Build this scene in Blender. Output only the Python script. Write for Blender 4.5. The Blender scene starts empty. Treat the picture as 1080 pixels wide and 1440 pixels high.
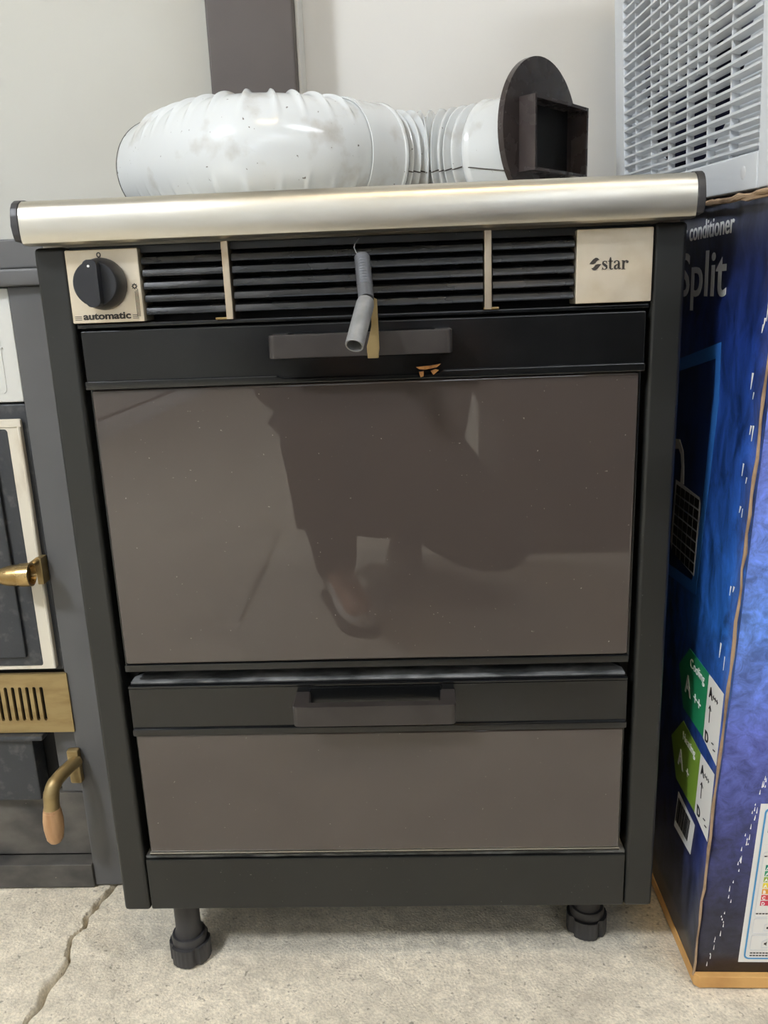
import bpy, bmesh, math, random
import numpy as np
from mathutils import Vector, Matrix, Euler

random.seed(4)
sc = bpy.context.scene
COL = sc.collection

# ------------------------------------------------------------------ camera
cam_d = bpy.data.cameras.new('camera')
cam = bpy.data.objects.new('camera', cam_d)
COL.objects.link(cam)
cam_d.sensor_width = 36.0
cam_d.lens = 28.694
cam_d.clip_start = 0.01
cr = Vector((0.99846, 0.03077, -0.03699)); cu = Vector((0.02800, 0.25454, 0.96666)); cf = Vector((-0.0392, 0.96655, -0.25337))
R3 = Matrix((cr, cu, -cf)).transposed()
cam.matrix_world = Matrix.Translation((0.04807, -0.7827, 0.7713)) @ R3.to_4x4()
sc.camera = cam

# ------------------------------------------------------------------ world, exposure
w = bpy.data.worlds.new('world'); sc.world = w; w.use_nodes = True
w.node_tree.nodes['Background'].inputs[0].default_value = (0.85, 0.92, 1.0, 1)
w.node_tree.nodes['Background'].inputs[1].default_value = 1.0
sc.view_settings.view_transform = 'Standard'
sc.view_settings.look = 'None'
sc.view_settings.gamma = 1.0
sc.view_settings.use_curve_mapping = False
sc.view_settings.exposure = 0.0
LAMP = 30.0          # strength of the ceiling tubes
KEY = 235.0          # strength of the square panel lamp on the left
WARM_ADDED = 22.0          # strength of the added warm lamp, put in for a yellow glow
DAY = 3.0            # daylight through the glazed gate behind the photographer


# ------------------------------------------------------------------ helpers
def S(r, g, b):
    def f(c):
        c /= 255.0
        return c / 12.92 if c <= 0.04045 else ((c + 0.055) / 1.055) ** 2.4
    return (f(r), f(g), f(b), 1.0)


def M(name, c, rough=0.5, metal=0.0, c2=None, ns=20.0, lo=0.45, hi=0.7, stretch=None, bump=0.0, bs=200.0,
      specks=0.0, sc_col=(200, 195, 185), sp_scale=260.0, coat=0.0, spec=0.5, rv=0.0, emit=0.0, bstretch=None):
    m = bpy.data.materials.new(name); m.use_nodes = True
    nt = m.node_tree; N = nt.nodes; L = nt.links
    b = N['Principled BSDF']
    b.inputs['Roughness'].default_value = rough
    b.inputs['Metallic'].default_value = metal
    b.inputs['Specular IOR Level'].default_value = spec
    b.inputs['Coat Weight'].default_value = coat
    b.inputs['Coat Roughness'].default_value = 0.08
    tc = N.new('ShaderNodeTexCoord')

    def noise(scale, detail=6, st=None):
        n = N.new('ShaderNodeTexNoise'); n.inputs['Scale'].default_value = scale; n.inputs['Detail'].default_value = detail
        if st:
            mp = N.new('ShaderNodeMapping'); mp.inputs['Scale'].default_value = st
            L.new(tc.outputs['Object'], mp.inputs[0]); L.new(mp.outputs[0], n.inputs['Vector'])
        else:
            L.new(tc.outputs['Object'], n.inputs['Vector'])
        return n.outputs['Fac']

    def ramp(src, a, bb):
        r = N.new('ShaderNodeMapRange'); r.inputs[1].default_value = a; r.inputs[2].default_value = bb
        L.new(src, r.inputs[0]); return r.outputs[0]

    def mix(fac, A, B):
        x = N.new('ShaderNodeMix'); x.data_type = 'RGBA'
        L.new(fac, x.inputs[0])
        for s, i in ((A, 6), (B, 7)):
            if isinstance(s, tuple): x.inputs[i].default_value = s
            else: L.new(s, x.inputs[i])
        return x.outputs[2]

    col = S(*c)
    if c2 is not None:
        col = mix(ramp(noise(ns, 6, stretch), lo, hi), col, S(*c2))
    if specks > 0:
        col = mix(ramp(noise(sp_scale, 3), 0.80 - specks, 0.84 - specks), col, S(*sc_col))
    if isinstance(col, tuple): b.inputs['Base Color'].default_value = col
    else: L.new(col, b.inputs['Base Color'])
    if rv:
        r = N.new('ShaderNodeMapRange'); r.inputs[3].default_value = max(0, rough - rv); r.inputs[4].default_value = rough + rv
        r.inputs[1].default_value = 0.3; r.inputs[2].default_value = 0.7
        L.new(noise(ns * 1.7, 5, stretch), r.inputs[0]); L.new(r.outputs[0], b.inputs['Roughness'])
    if bump:
        bp = N.new('ShaderNodeBump'); bp.inputs['Strength'].default_value = bump; bp.inputs['Distance'].default_value = 0.002
        L.new(noise(bs, 5, bstretch), bp.inputs['Height']); L.new(bp.outputs[0], b.inputs['Normal'])
    if emit:
        b.inputs['Emission Color'].default_value = S(*c); b.inputs['Emission Strength'].default_value = emit
    return m


ROOT = {}


def tag(o, label=None, cat=None, group=None, kind=None):
    if label: o['label'] = label
    if cat: o['category'] = cat
    if group: o['group'] = group
    if kind: o['kind'] = kind
    return o


def thing(name, label, cat, loc=(0, 0, 0), group=None, rot=None):
    o = bpy.data.objects.new(name, None); COL.objects.link(o)
    o.location = loc; o.empty_display_size = 0.05
    if rot: o.rotation_euler = rot
    ROOT[o.name] = Vector(loc) if rot is None else Vector((0, 0, 0))
    return tag(o, label, cat, group)


def off(o):
    while o.parent: o = o.parent
    return ROOT.get(o.name, Vector((0, 0, 0)))


class B:
    def __init__(s): s.bm = bmesh.new()

    def box(s, x0, x1, y0, y1, z0, z1, bev=0.0, seg=2):
        t = bmesh.new()
        v = [t.verts.new((x, y, z)) for x in (x0, x1) for y in (y0, y1) for z in (z0, z1)]
        for f in ((0, 1, 3, 2), (4, 6, 7, 5), (0, 4, 5, 1), (2, 3, 7, 6), (0, 2, 6, 4), (1, 5, 7, 3)):
            t.faces.new([v[i] for i in f])
        if bev: bmesh.ops.bevel(t, geom=t.edges[:], offset=bev, segments=seg, profile=0.5, affect='EDGES')
        s.merge(t); return s

    def merge(s, t):
        bmesh.ops.recalc_face_normals(t, faces=t.faces[:])
        me = bpy.data.meshes.new('tmp'); t.to_mesh(me); t.free()
        s.bm.from_mesh(me); bpy.data.meshes.remove(me)

    def prism(s, pts, O, U, V, W, bev=0.0, seg=2):
        """polygon pts (u,v) in the frame O,U,V extruded by the vector W"""
        O, U, V, W = Vector(O), Vector(U), Vector(V), Vector(W)
        t = bmesh.new()
        a = [t.verts.new(O + U * p[0] + V * p[1]) for p in pts]
        c = [t.verts.new(O + U * p[0] + V * p[1] + W) for p in pts]
        n = len(pts)
        t.faces.new(a); t.faces.new(c[::-1])
        for i in range(n): t.faces.new((a[i], c[i], c[(i + 1) % n], a[(i + 1) % n]))
        if bev: bmesh.ops.bevel(t, geom=t.edges[:], offset=bev, segments=seg, profile=0.5, affect='EDGES')
        s.merge(t); return s

    def lathe(s, prof, O, D, n=32, closed=False):
        """profile [(radius, along)] about the axis D through O"""
        O, D = Vector(O), Vector(D).normalized()
        X = D.orthogonal().normalized(); Y = D.cross(X)
        t = bmesh.new(); rings = []
        for r, h in prof:
            if r < 1e-6: rings.append([t.verts.new(O + D * h)])
            else: rings.append([t.verts.new(O + D * h + (X * math.cos(2 * math.pi * k / n) + Y * math.sin(2 * math.pi * k / n)) * r) for k in range(n)])
        pairs = list(zip(rings, rings[1:]))
        if closed: pairs.append((rings[-1], rings[0]))
        for A, C in pairs:
            for k in range(n):
                q = (k + 1) % n
                if len(A) == 1 and len(C) == 1: continue
                if len(A) == 1: t.faces.new((A[0], C[k], C[q]))
                elif len(C) == 1: t.faces.new((A[k], C[0], A[q]))
                else: t.faces.new((A[k], C[k], C[q], A[q]))
        s.merge(t); return s

    def tube(s, path, r, n=12, cap=True):
        P = [Vector(p) for p in path]; rr = r if isinstance(r, (list, tuple)) else [r] * len(P)
        t = bmesh.new(); rings = []; up = None
        for i, p in enumerate(P):
            d = (P[min(i + 1, len(P) - 1)] - P[max(i - 1, 0)]).normalized()
            if up is None: up = d.orthogonal().normalized()
            up = (up - d * up.dot(d)).normalized(); sd = d.cross(up)
            rings.append([t.verts.new(p + (up * math.cos(2 * math.pi * k / n) + sd * math.sin(2 * math.pi * k / n)) * rr[i]) for k in range(n)])
        for A, C in zip(rings, rings[1:]):
            for k in range(n): t.faces.new((A[k], C[k], C[(k + 1) % n], A[(k + 1) % n]))
        if cap: t.faces.new(rings[0][::-1]); t.faces.new(rings[-1])
        s.merge(t); return s

    def link(s, name, mat, parent=None, smooth=True, label=None):
        o_ = off(parent) if parent else Vector((0, 0, 0))
        if o_.length: bmesh.ops.translate(s.bm, verts=s.bm.verts[:], vec=-o_)
        me = bpy.data.meshes.new(name); s.bm.to_mesh(me); s.bm.free()
        o = mesh_obj(name, me, mat, parent, smooth, label)
        if smooth:                       # keeps large faces flat beside their rounded edges
            wn = o.modifiers.new('normals', 'WEIGHTED_NORMAL'); wn.keep_sharp = True; wn.weight = 80
        return o


def mesh_obj(name, me, mat, parent=None, smooth=True, label=None):
    for m in (mat if isinstance(mat, (list, tuple)) else [mat]): me.materials.append(m)
    if smooth:
        me.polygons.foreach_set('use_smooth', [True] * len(me.polygons))
        try: me.set_sharp_from_angle(angle=math.radians(38))
        except Exception: pass
    o = bpy.data.objects.new(name, me); COL.objects.link(o)
    if parent: o.parent = parent
    if label: o['label'] = label
    return o


def struct(o): o['kind'] = 'structure'; return o


def eval_mesh(d):
    o = bpy.data.objects.new('tmp', d); COL.objects.link(o)
    dg = bpy.context.evaluated_depsgraph_get()
    me = bpy.data.meshes.new_from_object(o.evaluated_get(dg))
    bpy.data.objects.remove(o); bpy.data.curves.remove(d)
    return me


def text(b, body, O, U, V, size, xs=1.0, bold=0.0, align='LEFT', shear=0.0, th=0.0004, spacing=1.0):
    """flat lettering laid into builder b in the frame O,U,V; normal U x V"""
    d = bpy.data.curves.new('t', 'FONT'); d.body = body; d.size = size; d.align_x = align
    d.offset = bold; d.extrude = th / 2; d.shear = shear; d.resolution_u = 4; d.space_character = spacing
    me = eval_mesh(d)
    U, V = Vector(U).normalized(), Vector(V); N_ = U.cross(V).normalized()
    mt = Matrix((U * xs, V, N_)).transposed().to_4x4(); mt.translation = Vector(O) + N_ * th / 2
    me.transform(mt); b.bm.from_mesh(me); bpy.data.meshes.remove(me); return b


def plate(b, outer, holes, O, U, V, th):
    """flat plate with holes, extruded th along U x V"""
    d = bpy.data.curves.new('p', 'CURVE'); d.dimensions = '2D'; d.fill_mode = 'BOTH'; d.extrude = th / 2
    for poly in [outer] + holes:
        s = d.splines.new('POLY'); s.points.add(len(poly) - 1); s.use_cyclic_u = True
        for p, q in zip(s.points, poly): p.co = (q[0], q[1], 0, 1)
    me = eval_mesh(d); U, V = Vector(U), Vector(V); N_ = U.cross(V).normalized()
    mt = Matrix((U, V, N_)).transposed().to_4x4(); mt.translation = Vector(O) + N_ * th / 2
    me.transform(mt); b.bm.from_mesh(me); bpy.data.meshes.remove(me); return b


def ribbon(pts, ws):
    """outline of a stroke with varying width"""
    l, r = [], []
    for i, p in enumerate(pts):
        a = Vector(pts[max(i - 1, 0)]); c = Vector(pts[min(i + 1, len(pts) - 1)])
        d = (c - a).normalized(); n = Vector((-d.y, d.x)) * ws[i] / 2; p = Vector(p)
        l.append(tuple(p + n)); r.append(tuple(p - n))
    return l + r[::-1]


def ring(cx, cy, rx, ry=None, n=40, a0=0.0):
    ry = ry or rx
    return [(cx + rx * math.cos(a0 + 2 * math.pi * k / n), cy + ry * math.sin(a0 + 2 * math.pi * k / n)) for k in range(n)]


def slot(cx, z0, z1, hw, n=6):
    p = [(cx + hw * math.cos(math.pi * k / n), z1 - hw + hw * math.sin(math.pi * k / n)) for k in range(n + 1)]
    return p + [(cx - hw * math.cos(math.pi * k / n), z0 + hw - hw * math.sin(math.pi * k / n)) for k in range(n + 1)]


def rrect(x0, x1, z0, z1, r, n=5):
    out = []
    for cx, cz, a in ((x1 - r, z1 - r, 0), (x0 + r, z1 - r, 90), (x0 + r, z0 + r, 180), (x1 - r, z0 + r, 270)):
        out += [(cx + r * math.cos(math.radians(a + 90 * k / n)), cz + r * math.sin(math.radians(a + 90 * k / n))) for k in range(n + 1)]
    return out


def catmull(P, n=20):
    P = [Vector(p) for p in P]; Q = [P[0] * 2 - P[1]] + P + [P[-1] * 2 - P[-2]]; out = []
    for i in range(1, len(Q) - 2):
        a, b, c, d = Q[i - 1:i + 3]
        for k in range(n):
            t = k / n
            out.append(0.5 * ((2 * b) + (c - a) * t + (2 * a - 5 * b + 4 * c - d) * t * t + (3 * b - a - 3 * c + d) * t ** 3))
    return out + [P[-1]]


def vnoise(x, y, seed):
    xi = np.floor(x).astype(np.int64); yi = np.floor(y).astype(np.int64); fx = x - xi; fy = y - yi
    fx = fx * fx * (3 - 2 * fx); fy = fy * fy * (3 - 2 * fy)
    def h(a, b):
        n = (a * 374761393 + b * 668265263 + seed * 982451653) & 0x7fffffff
        n = ((n ^ (n >> 13)) * 1274126177) & 0x7fffffff
        return ((n ^ (n >> 16)) & 0xffff) / 65535.0
    return (h(xi, yi) * (1 - fx) + h(xi + 1, yi) * fx) * (1 - fy) + (h(xi, yi + 1) * (1 - fx) + h(xi + 1, yi + 1) * fx) * fy


# ------------------------------------------------------------------ materials
m_wall = M('wall_paint', (216, 214, 208), 0.75, c2=(208, 205, 198), ns=2.2, bump=0.06, bs=90, spec=0.2)
m_wall2 = M('wall_tone_left', (194, 193, 184), 0.75, c2=(188, 186, 176), ns=2.2, bump=0.06, bs=90, spec=0.2)  # darker, yellower tone for the back wall left of the duct
m_ceil = M('ceiling_paint', (225, 224, 220), 0.8, spec=0.2)
m_base = M('baseboard_paint', (236, 236, 232), 0.5)
m_gap = M('dark_gap', (70, 66, 60), 0.7)
m_blk = M('black_enamel', (30, 31, 29), 0.40, c2=(25, 26, 24), ns=9, rv=0.08, specks=0.085, sc_col=(96, 96, 92), sp_scale=330)
m_gloss = M('gloss_black', (15, 16, 17), 0.2, spec=0.6, c2=(19, 21, 22), ns=14, rv=0.05, specks=0.05, sc_col=(90, 92, 92), sp_scale=420)
m_dust = M('dusty_black', (66, 67, 67), 0.75, c2=(150, 150, 148), ns=55, lo=0.42, hi=0.75, stretch=(0.5, 1, 1))
m_cap = M('cap_plastic', (52, 51, 52), 0.45)
m_dark = M('inner_black', (13, 13, 13), 0.6)
m_slat = M('slat_enamel', (22, 23, 24), 0.26, c2=(50, 47, 44), ns=26, lo=0.52, hi=0.8, stretch=(0.35, 1, 1.5), rv=0.1)
m_steel = M('brushed_steel', (214, 211, 202), 0.36, 0.95, c2=(198, 192, 176), ns=7, lo=0.35, hi=0.75, stretch=(1, 2, 6), rv=0.05)
m_plate = M('champagne_steel', (218, 206, 184), 0.42, 0.6, c2=(204, 188, 158), ns=30, lo=0.45, hi=0.8, rv=0.06, bump=0.03, bs=400)
m_brass = M('brass', (190, 164, 116), 0.3, 0.95, c2=(140, 112, 66), ns=40, rv=0.1)
m_brass2 = M('dull_brass', (160, 140, 98), 0.42, 0.6, c2=(140, 118, 78), ns=18, rv=0.08, stretch=(1, 1, 4))
m_glass = M('brown_glass', (71, 64, 60), 0.010, spec=0.75, specks=0.066, sc_col=(140, 134, 128), sp_scale=310)
m_handle = M('brown_black_plastic', (52, 48, 46), 0.38, c2=(44, 40, 38), ns=25)
m_knob = M('knob_black', (33, 34, 38), 0.38)
m_ink = M('dark_ink', (50, 44, 38), 0.6)
m_zinc = M('zinc_tube', (142, 143, 143), 0.5, 0.35, c2=(120, 121, 122), ns=60, rv=0.1)
m_zdark = M('zinc_tube_ribbed', (96, 98, 102), 0.5, 0.35, c2=(84, 86, 90), ns=90)
m_chip = M('chipped_enamel', (186, 130, 70), 0.6, c2=(120, 70, 30), ns=180)
m_enam = M('white_enamel', (208, 212, 213), 0.17, c2=(172, 168, 160), ns=19, lo=0.54, hi=0.74, specks=0.09, sc_col=(112, 108, 104), sp_scale=150, spec=0.6)
m_pale = M('pale_bar', (206, 190, 166), 0.34, 0.85, c2=(150, 122, 84), ns=40, lo=.5, hi=.75, stretch=(1, 1, .5))
m_seam = M('seam_dark', (70, 66, 62), 0.7)
m_brown = M('brown_plastic', (58, 51, 50), 0.27, c2=(76, 69, 67), ns=26, lo=0.5, hi=0.8, rv=0.06)
m_post = M('brown_duct', (75, 67, 62), 0.5, c2=(70, 62, 58), ns=10, specks=0.03, sc_col=(130, 120, 116))
m_floor = M('concrete', (214, 206, 188), 0.9, spec=0.2, bump=0.7, bs=330)
_n = m_floor.node_tree; _N = _n.nodes; _L = _n.links
def _noise(sc_, lo, hi, a_, b_, det=6):
    t_ = _N.new('ShaderNodeTexCoord'); q_ = _N.new('ShaderNodeTexNoise'); q_.inputs['Scale'].default_value = sc_; q_.inputs['Detail'].default_value = det
    _L.new(t_.outputs['Object'], q_.inputs['Vector']); r_ = _N.new('ShaderNodeMapRange')
    for i_, v_ in ((1, lo), (2, hi), (3, a_), (4, b_)): r_.inputs[i_].default_value = v_
    _L.new(q_.outputs['Fac'], r_.inputs[0]); return r_.outputs[0]
def _mul(A_, f_):
    x_ = _N.new('ShaderNodeMix'); x_.data_type = 'RGBA'; x_.blend_type = 'MULTIPLY'; x_.inputs[0].default_value = 1
    if isinstance(A_, tuple): x_.inputs[6].default_value = A_
    else: _L.new(A_, x_.inputs[6])
    _L.new(f_, x_.inputs[7]); return x_.outputs[2]
_c = _mul(S(224, 214, 193), _noise(7, .35, .68, 1.04, .84)); _c = _mul(_c, _noise(55, .35, .7, 1.05, .84)); _c = _mul(_c, _noise(300, .3, .7, 1.12, .80, 3)); _c = _mul(_c, _noise(150, .68, .72, 1.0, .62, 2))
_L.new(_c, _N['Principled BSDF'].inputs['Base Color'])
m_stove = M('grey_stove_enamel', (88, 88, 88), 0.5, c2=(82, 82, 82), ns=8, specks=0.02, sc_col=(150, 150, 150))
m_stain = M('stained_metal', (92, 88, 82), 0.6, c2=(52, 51, 50), ns=13, lo=0.42, hi=0.66, stretch=(1, 1, 1.6), specks=0.06, sc_col=(150, 140, 124), sp_scale=140)
m_cast = M('cast_iron', (47, 50, 54), 0.48, c2=(88, 88, 86), ns=75, lo=0.55, hi=0.8, bump=0.2, bs=120)
m_cream = M('cream_gasket', (212, 205, 188), 0.75, c2=(150, 128, 100), ns=26, lo=0.5, hi=0.8, stretch=(1, 1, 0.35), bump=0.2, bs=120)
m_wenam = M('pale_enamel', (206, 206, 200), 0.28)
m_wood = M('turned_wood', (192, 154, 112), 0.5, c2=(160, 118, 80), ns=30, stretch=(2, 2, 0.4), rv=0.05)
m_acw = M('white_plastic_casing', (218, 222, 226), 0.42)
m_acd = M('casing_dark', (34, 36, 58), 0.5, c2=(34, 46, 104), ns=8)
m_acb = M('fan_blade', (118, 121, 140), 0.4)
m_card = M('cardboard', (168, 142, 114), 0.85, c2=(118, 96, 74), ns=30, bump=0.2, bs=150)
m_tan = M('kraft_tray', (206, 160, 96), 0.7, c2=(172, 124, 70), ns=14)
m_white = M('print_white', (246, 246, 244), 0.5)
m_grey = M('print_grey', (216, 218, 220), 0.5)
m_navy = M('print_navy', (18, 28, 58), 0.4)
m_wpr = M('print_window_blue', (26, 54, 112), 0.4, c2=(12, 24, 58), ns=24, stretch=(1, 1, .5))
m_bframe = M('print_blue', (52, 116, 196), 0.4)
m_green = M('print_green', (36, 140, 92), 0.4)
m_lime = M('print_lime', (128, 164, 58), 0.4)
m_label = M('print_paper', (230, 229, 224), 0.55)
m_black = M('print_black', (28, 28, 30), 0.5)
m_cyan = M('print_cyan', (70, 148, 200), 0.5)
m_skin = M('skin', (206, 160, 134), 0.5)
m_jacket = M('dark_jacket', (26, 26, 28), 0.8, c2=(34, 34, 38), ns=30)
m_trous = M('dark_trousers', (20, 20, 22), 0.85)
m_shoe = M('grey_shoe', (226, 220, 212), 0.7, c2=(206, 200, 190), ns=40)
m_sole = M('shoe_sole', (96, 88, 80), 0.7)
m_hair = M('dark_hair', (38, 30, 26), 0.6)
m_phone = M('phone_black', (20, 20, 22), 0.25)
m_lamp = M('tube_diffuser', (238, 245, 255), 0.5, emit=LAMP)
m_key = M('panel_diffuser', (240, 246, 255), 0.5, emit=KEY)
m_warm = M('added_warm_glow', (255, 222, 168), 0.5, emit=WARM_ADDED)
m_day = M('daylight_pane', (226, 238, 255), 0.3, emit=DAY)


def print_mat(name, stops, streak, zmax=0.9, nscale=16, gain=1.8):
    """ink of the carton: colour bands up the print with a ripple pattern"""
    m = bpy.data.materials.new(name); m.use_nodes = True; nt = m.node_tree; N = nt.nodes; L = nt.links
    b = N['Principled BSDF']; b.inputs['Roughness'].default_value = 0.36
    tc = N.new('ShaderNodeTexCoord'); sp = N.new('ShaderNodeSeparateXYZ'); L.new(tc.outputs['Object'], sp.inputs[0])
    mr = N.new('ShaderNodeMapRange'); mr.inputs[2].default_value = zmax; L.new(sp.outputs[2], mr.inputs[0])
    cr_ = N.new('ShaderNodeValToRGB'); e = cr_.color_ramp.elements
    while len(e) > 1: e.remove(e[0])
    e[0].position = stops[0][0] / zmax; e[0].color = S(*stops[0][1])
    for z, c in stops[1:]:
        k = e.new(z / zmax); k.color = S(*c)
    L.new(mr.outputs[0], cr_.inputs[0])
    mp = N.new('ShaderNodeMapping'); mp.inputs['Scale'].default_value = streak
    n1 = N.new('ShaderNodeTexNoise'); n1.inputs['Scale'].default_value = nscale; n1.inputs['Detail'].default_value = 9; n1.inputs['Roughness'].default_value = 0.7
    n1.inputs['Distortion'].default_value = 0.6
    L.new(tc.outputs['Object'], mp.inputs[0]); L.new(mp.outputs[0], n1.inputs['Vector'])
    r2 = N.new('ShaderNodeMapRange'); r2.inputs[1].default_value = 0.36; r2.inputs[2].default_value = 0.68; r2.inputs[3].default_value = 0.5; r2.inputs[4].default_value = gain
    L.new(n1.outputs['Fac'], r2.inputs[0])
    mx = N.new('ShaderNodeMix'); mx.data_type = 'RGBA'; mx.blend_type = 'MULTIPLY'; mx.inputs[0].default_value = 1.0
    L.new(cr_.outputs[0], mx.inputs[6]); L.new(r2.outputs[0], mx.inputs[7]); L.new(mx.outputs[2], b.inputs['Base Color'])
    bp = N.new('ShaderNodeBump'); bp.inputs['Strength'].default_value = 0.15; bp.inputs['Distance'].default_value = 0.002
    L.new(n1.outputs['Fac'], bp.inputs['Height']); L.new(bp.outputs[0], b.inputs['Normal'])
    return m


m_boxL = print_mat('carton_side_print', [(0.0, (40, 42, 48)), (0.1, (34, 38, 54)), (0.2, (26, 36, 84)), (0.33, (30, 58, 116)), (0.44, (30, 74, 138)), (0.6, (28, 60, 124)), (0.72, (20, 40, 96)), (0.79, (24, 32, 66)), (0.85, (52, 54, 60))], (1, 1, 0.45), nscale=42, gain=2.6)
m_boxF = print_mat('carton_front_print', [(0.0, (44, 44, 52)), (0.1, (42, 44, 66)), (0.2, (58, 64, 116)), (0.33, (92, 104, 184)), (0.46, (98, 140, 226)), (0.6, (104, 126, 214)), (0.85, (108, 124, 200))], (1, 1, 1), nscale=60, gain=1.4)

# ------------------------------------------------------------------ room
WB, WL, WR, WF, CE = 0.52, -1.85, 2.3, -7.0, 2.7
# floor: rough concrete with a crack, one mesh, finer near the heater
xs = np.concatenate([np.arange(WL, -0.8, 0.08), np.arange(-0.8, -0.43, 0.005), np.arange(-0.43, -0.37, 0.0013), np.arange(-0.37, 0.8, 0.005), np.arange(0.8, WR + 0.05, 0.08)])
ys = np.concatenate([np.arange(WF, -2.2, 0.1), np.arange(-2.2, -0.12, 0.012), np.arange(-0.12, WB + 0.004, 0.0045)])
X, Y = np.meshgrid(xs, ys, indexing='ij')
Z = -0.0016 * vnoise(X * 40, Y * 40, 1) - 0.0020 * vnoise(X * 110, Y * 110, 2) - 0.001 * vnoise(X * 220, Y * 220, 3)
def carve(Z, path, wid, dep, seed):
    J = 0.006 * (vnoise(X * 60, Y * 60, seed) - 0.5); K = 0.006 * (vnoise(X * 60, Y * 60, seed + 1) - 0.5)
    D = np.full(X.shape, 9.0)
    for (ax, ay), (bx, by) in zip(path, path[1:]):
        ux, uy = bx - ax, by - ay
        t = np.clip(((X + J - ax) * ux + (Y + K - ay) * uy) / (ux * ux + uy * uy), 0, 1)
        D = np.minimum(D, np.hypot(X + J - ax - t * ux, Y + K - ay - t * uy))
    wv = wid * (0.35 + 1.2 * vnoise(X * 25, Y * 25, seed + 2))
    return Z - dep * np.exp(-(D / wv) ** 2)
Z = carve(Z, [(-.38, .2), (-.392, .142), (-.3935, .125), (-.403, .112), (-.397, .093), (-.409, .071), (-.397, .04), (-.40, .0145), (-.405, -.0085), (-.401, -.03), (-.405, -.048), (-.41, -.07), (-.44, -.2)], 0.0024, 0.020, 5)
Z = carve(Z, [(-.40, -1.15), (-.41, -1.6), (-.43, -2.0), (-.55, -2.2)], 0.012, 0.014, 15)
nx, ny = len(xs), len(ys)
me = bpy.data.meshes.new('floor')
idx = np.arange(nx * ny).reshape(nx, ny)
q = np.stack([idx[:-1, :-1], idx[1:, :-1], idx[1:, 1:], idx[:-1, 1:]], -1).reshape(-1, 4)
me.vertices.add(nx * ny); me.vertices.foreach_set('co', np.stack([X, Y, Z], -1).astype(np.float32).ravel())
me.loops.add(q.size); me.loops.foreach_set('vertex_index', q.astype(np.int32).ravel())
me.polygons.add(len(q)); me.polygons.foreach_set('loop_start', np.arange(0, q.size, 4, dtype=np.int32))
me.update(calc_edges=True); me.validate()
struct(mesh_obj('floor', me, m_floor))

struct(B().box(-.155, WR + .1, WB, WB + .12, -.05, CE + .1).link('wall_back', m_wall, smooth=False))
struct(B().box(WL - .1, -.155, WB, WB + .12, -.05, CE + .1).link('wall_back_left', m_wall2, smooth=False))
struct(B().box(WL - .1, WL, WF, WB, -.05, CE + .1).link('wall_left', m_wall))
struct(B().box(WR, WR + .1, WF, WB, -.05, CE + .1).link('wall_right', m_wall))
struct(B().box(WL - .1, WR + .1, WF - .1, WB + .1, CE, CE + .1).link('ceiling', m_ceil))
b = B(); gx0, gx1, gz1 = -1.2, 1.7, 2.25
b.box(WL - .1, gx0, WF - .1, WF, -.05, CE + .1); b.box(gx1, WR + .1, WF - .1, WF, -.05, CE + .1); b.box(gx0, gx1, WF - .1, WF, gz1, CE + .1)
b.box(gx0, gx1, WF - .1, WF, -.05, .55)
struct(b.link('wall_front', m_wall, smooth=False))
win = struct(B().box(gx0, gx1, WF - .06, WF - .04, .55, .60).box(gx0, gx1, WF - .06, WF - .04, gz1 - .05, gz1).box(gx0, gx0 + .05, WF - .06, WF - .04, .6, gz1 - .05)
             .box(gx1 - .05, gx1, WF - .06, WF - .04, .6, gz1 - .05).link('window_1', m_acw, smooth=False))
b = B()
for k in range(1, 5): b.box(gx0 + (gx1 - gx0) * k / 5 - .02, gx0 + (gx1 - gx0) * k / 5 + .02, WF - .07, WF - .045, .6, gz1 - .05)
for k in range(1, 3): b.box(gx0 + .05, gx1 - .05, WF - .068, WF - .046, .6 + (gz1 - .65) * k / 3 - .02, .6 + (gz1 - .65) * k / 3 + .02)
b.link('glazing_bar', m_acw, win, smooth=False)
B().box(gx0, gx1, WF - .09, WF - .085, .55, gz1).link('pane', m_day, win, smooth=False)
struct(B().box(WL, WL + .018, WF, WB, .0, .115, .003).link('baseboard_left', m_base))
struct(B().box(WL, WL + .006, WF, WB, .115, .135).link('trim_1', m_gap, smooth=False))

# ceiling lamps (above and behind the photographer)
def lamp(x, y, lx, ly, mat, label):
    t = thing('ceiling_lamp', label, 'lamp', (x, y, CE), 'long ceiling lamps' if lx > 1 else None)
    B().box(x - lx / 2, x + lx / 2, y - ly / 2, y + ly / 2, CE - .05, CE, .006).link('lamp_housing', m_acw, t)
    B().box(x - lx / 2 + .015, x + lx / 2 - .015, y - ly / 2 + .012, y + ly / 2 - .012, CE - .065, CE - .051, .004).link('diffuser', mat, t)
lamp(-1.55, -1.75, .38, .38, m_key, 'square white ceiling panel lamp nearest the grey stove')
lamp(1.60, -1.2, 1.25, .22, m_lamp, 'long white ceiling lamp nearest the back wall, right of the added warm lamp')
lamp(1.60, -3.3, 1.25, .22, m_lamp, 'long white ceiling lamp in the middle of the ceiling')
lamp(.75, -5.2, 1.25, .22, m_lamp, 'long white ceiling lamp nearest the glazed gate')
lamp(.22, -1.05, .5, .3, m_warm, 'small added warm yellow light above the crouching person, put in for its glow')

# ------------------------------------------------------------------ brown duct standing on the wall
t = thing('square_duct', 'brown square duct rising against the white wall behind the ribbed pipe', 'duct', (-.155, .46, 0))
b = B(); b.box(-.2165, -.098, .44, .486, 0, 2.69, .004); b.link('duct_body', m_post, t)
B().box(-.0978, -.0935, .460, .519, 0, 2.69, .001).link('side_flange', m_wall, t)
B().box(-.2205, -.094, .4335, .519, 0.0, .02, .002).link('foot_plate', m_post, t)

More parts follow.
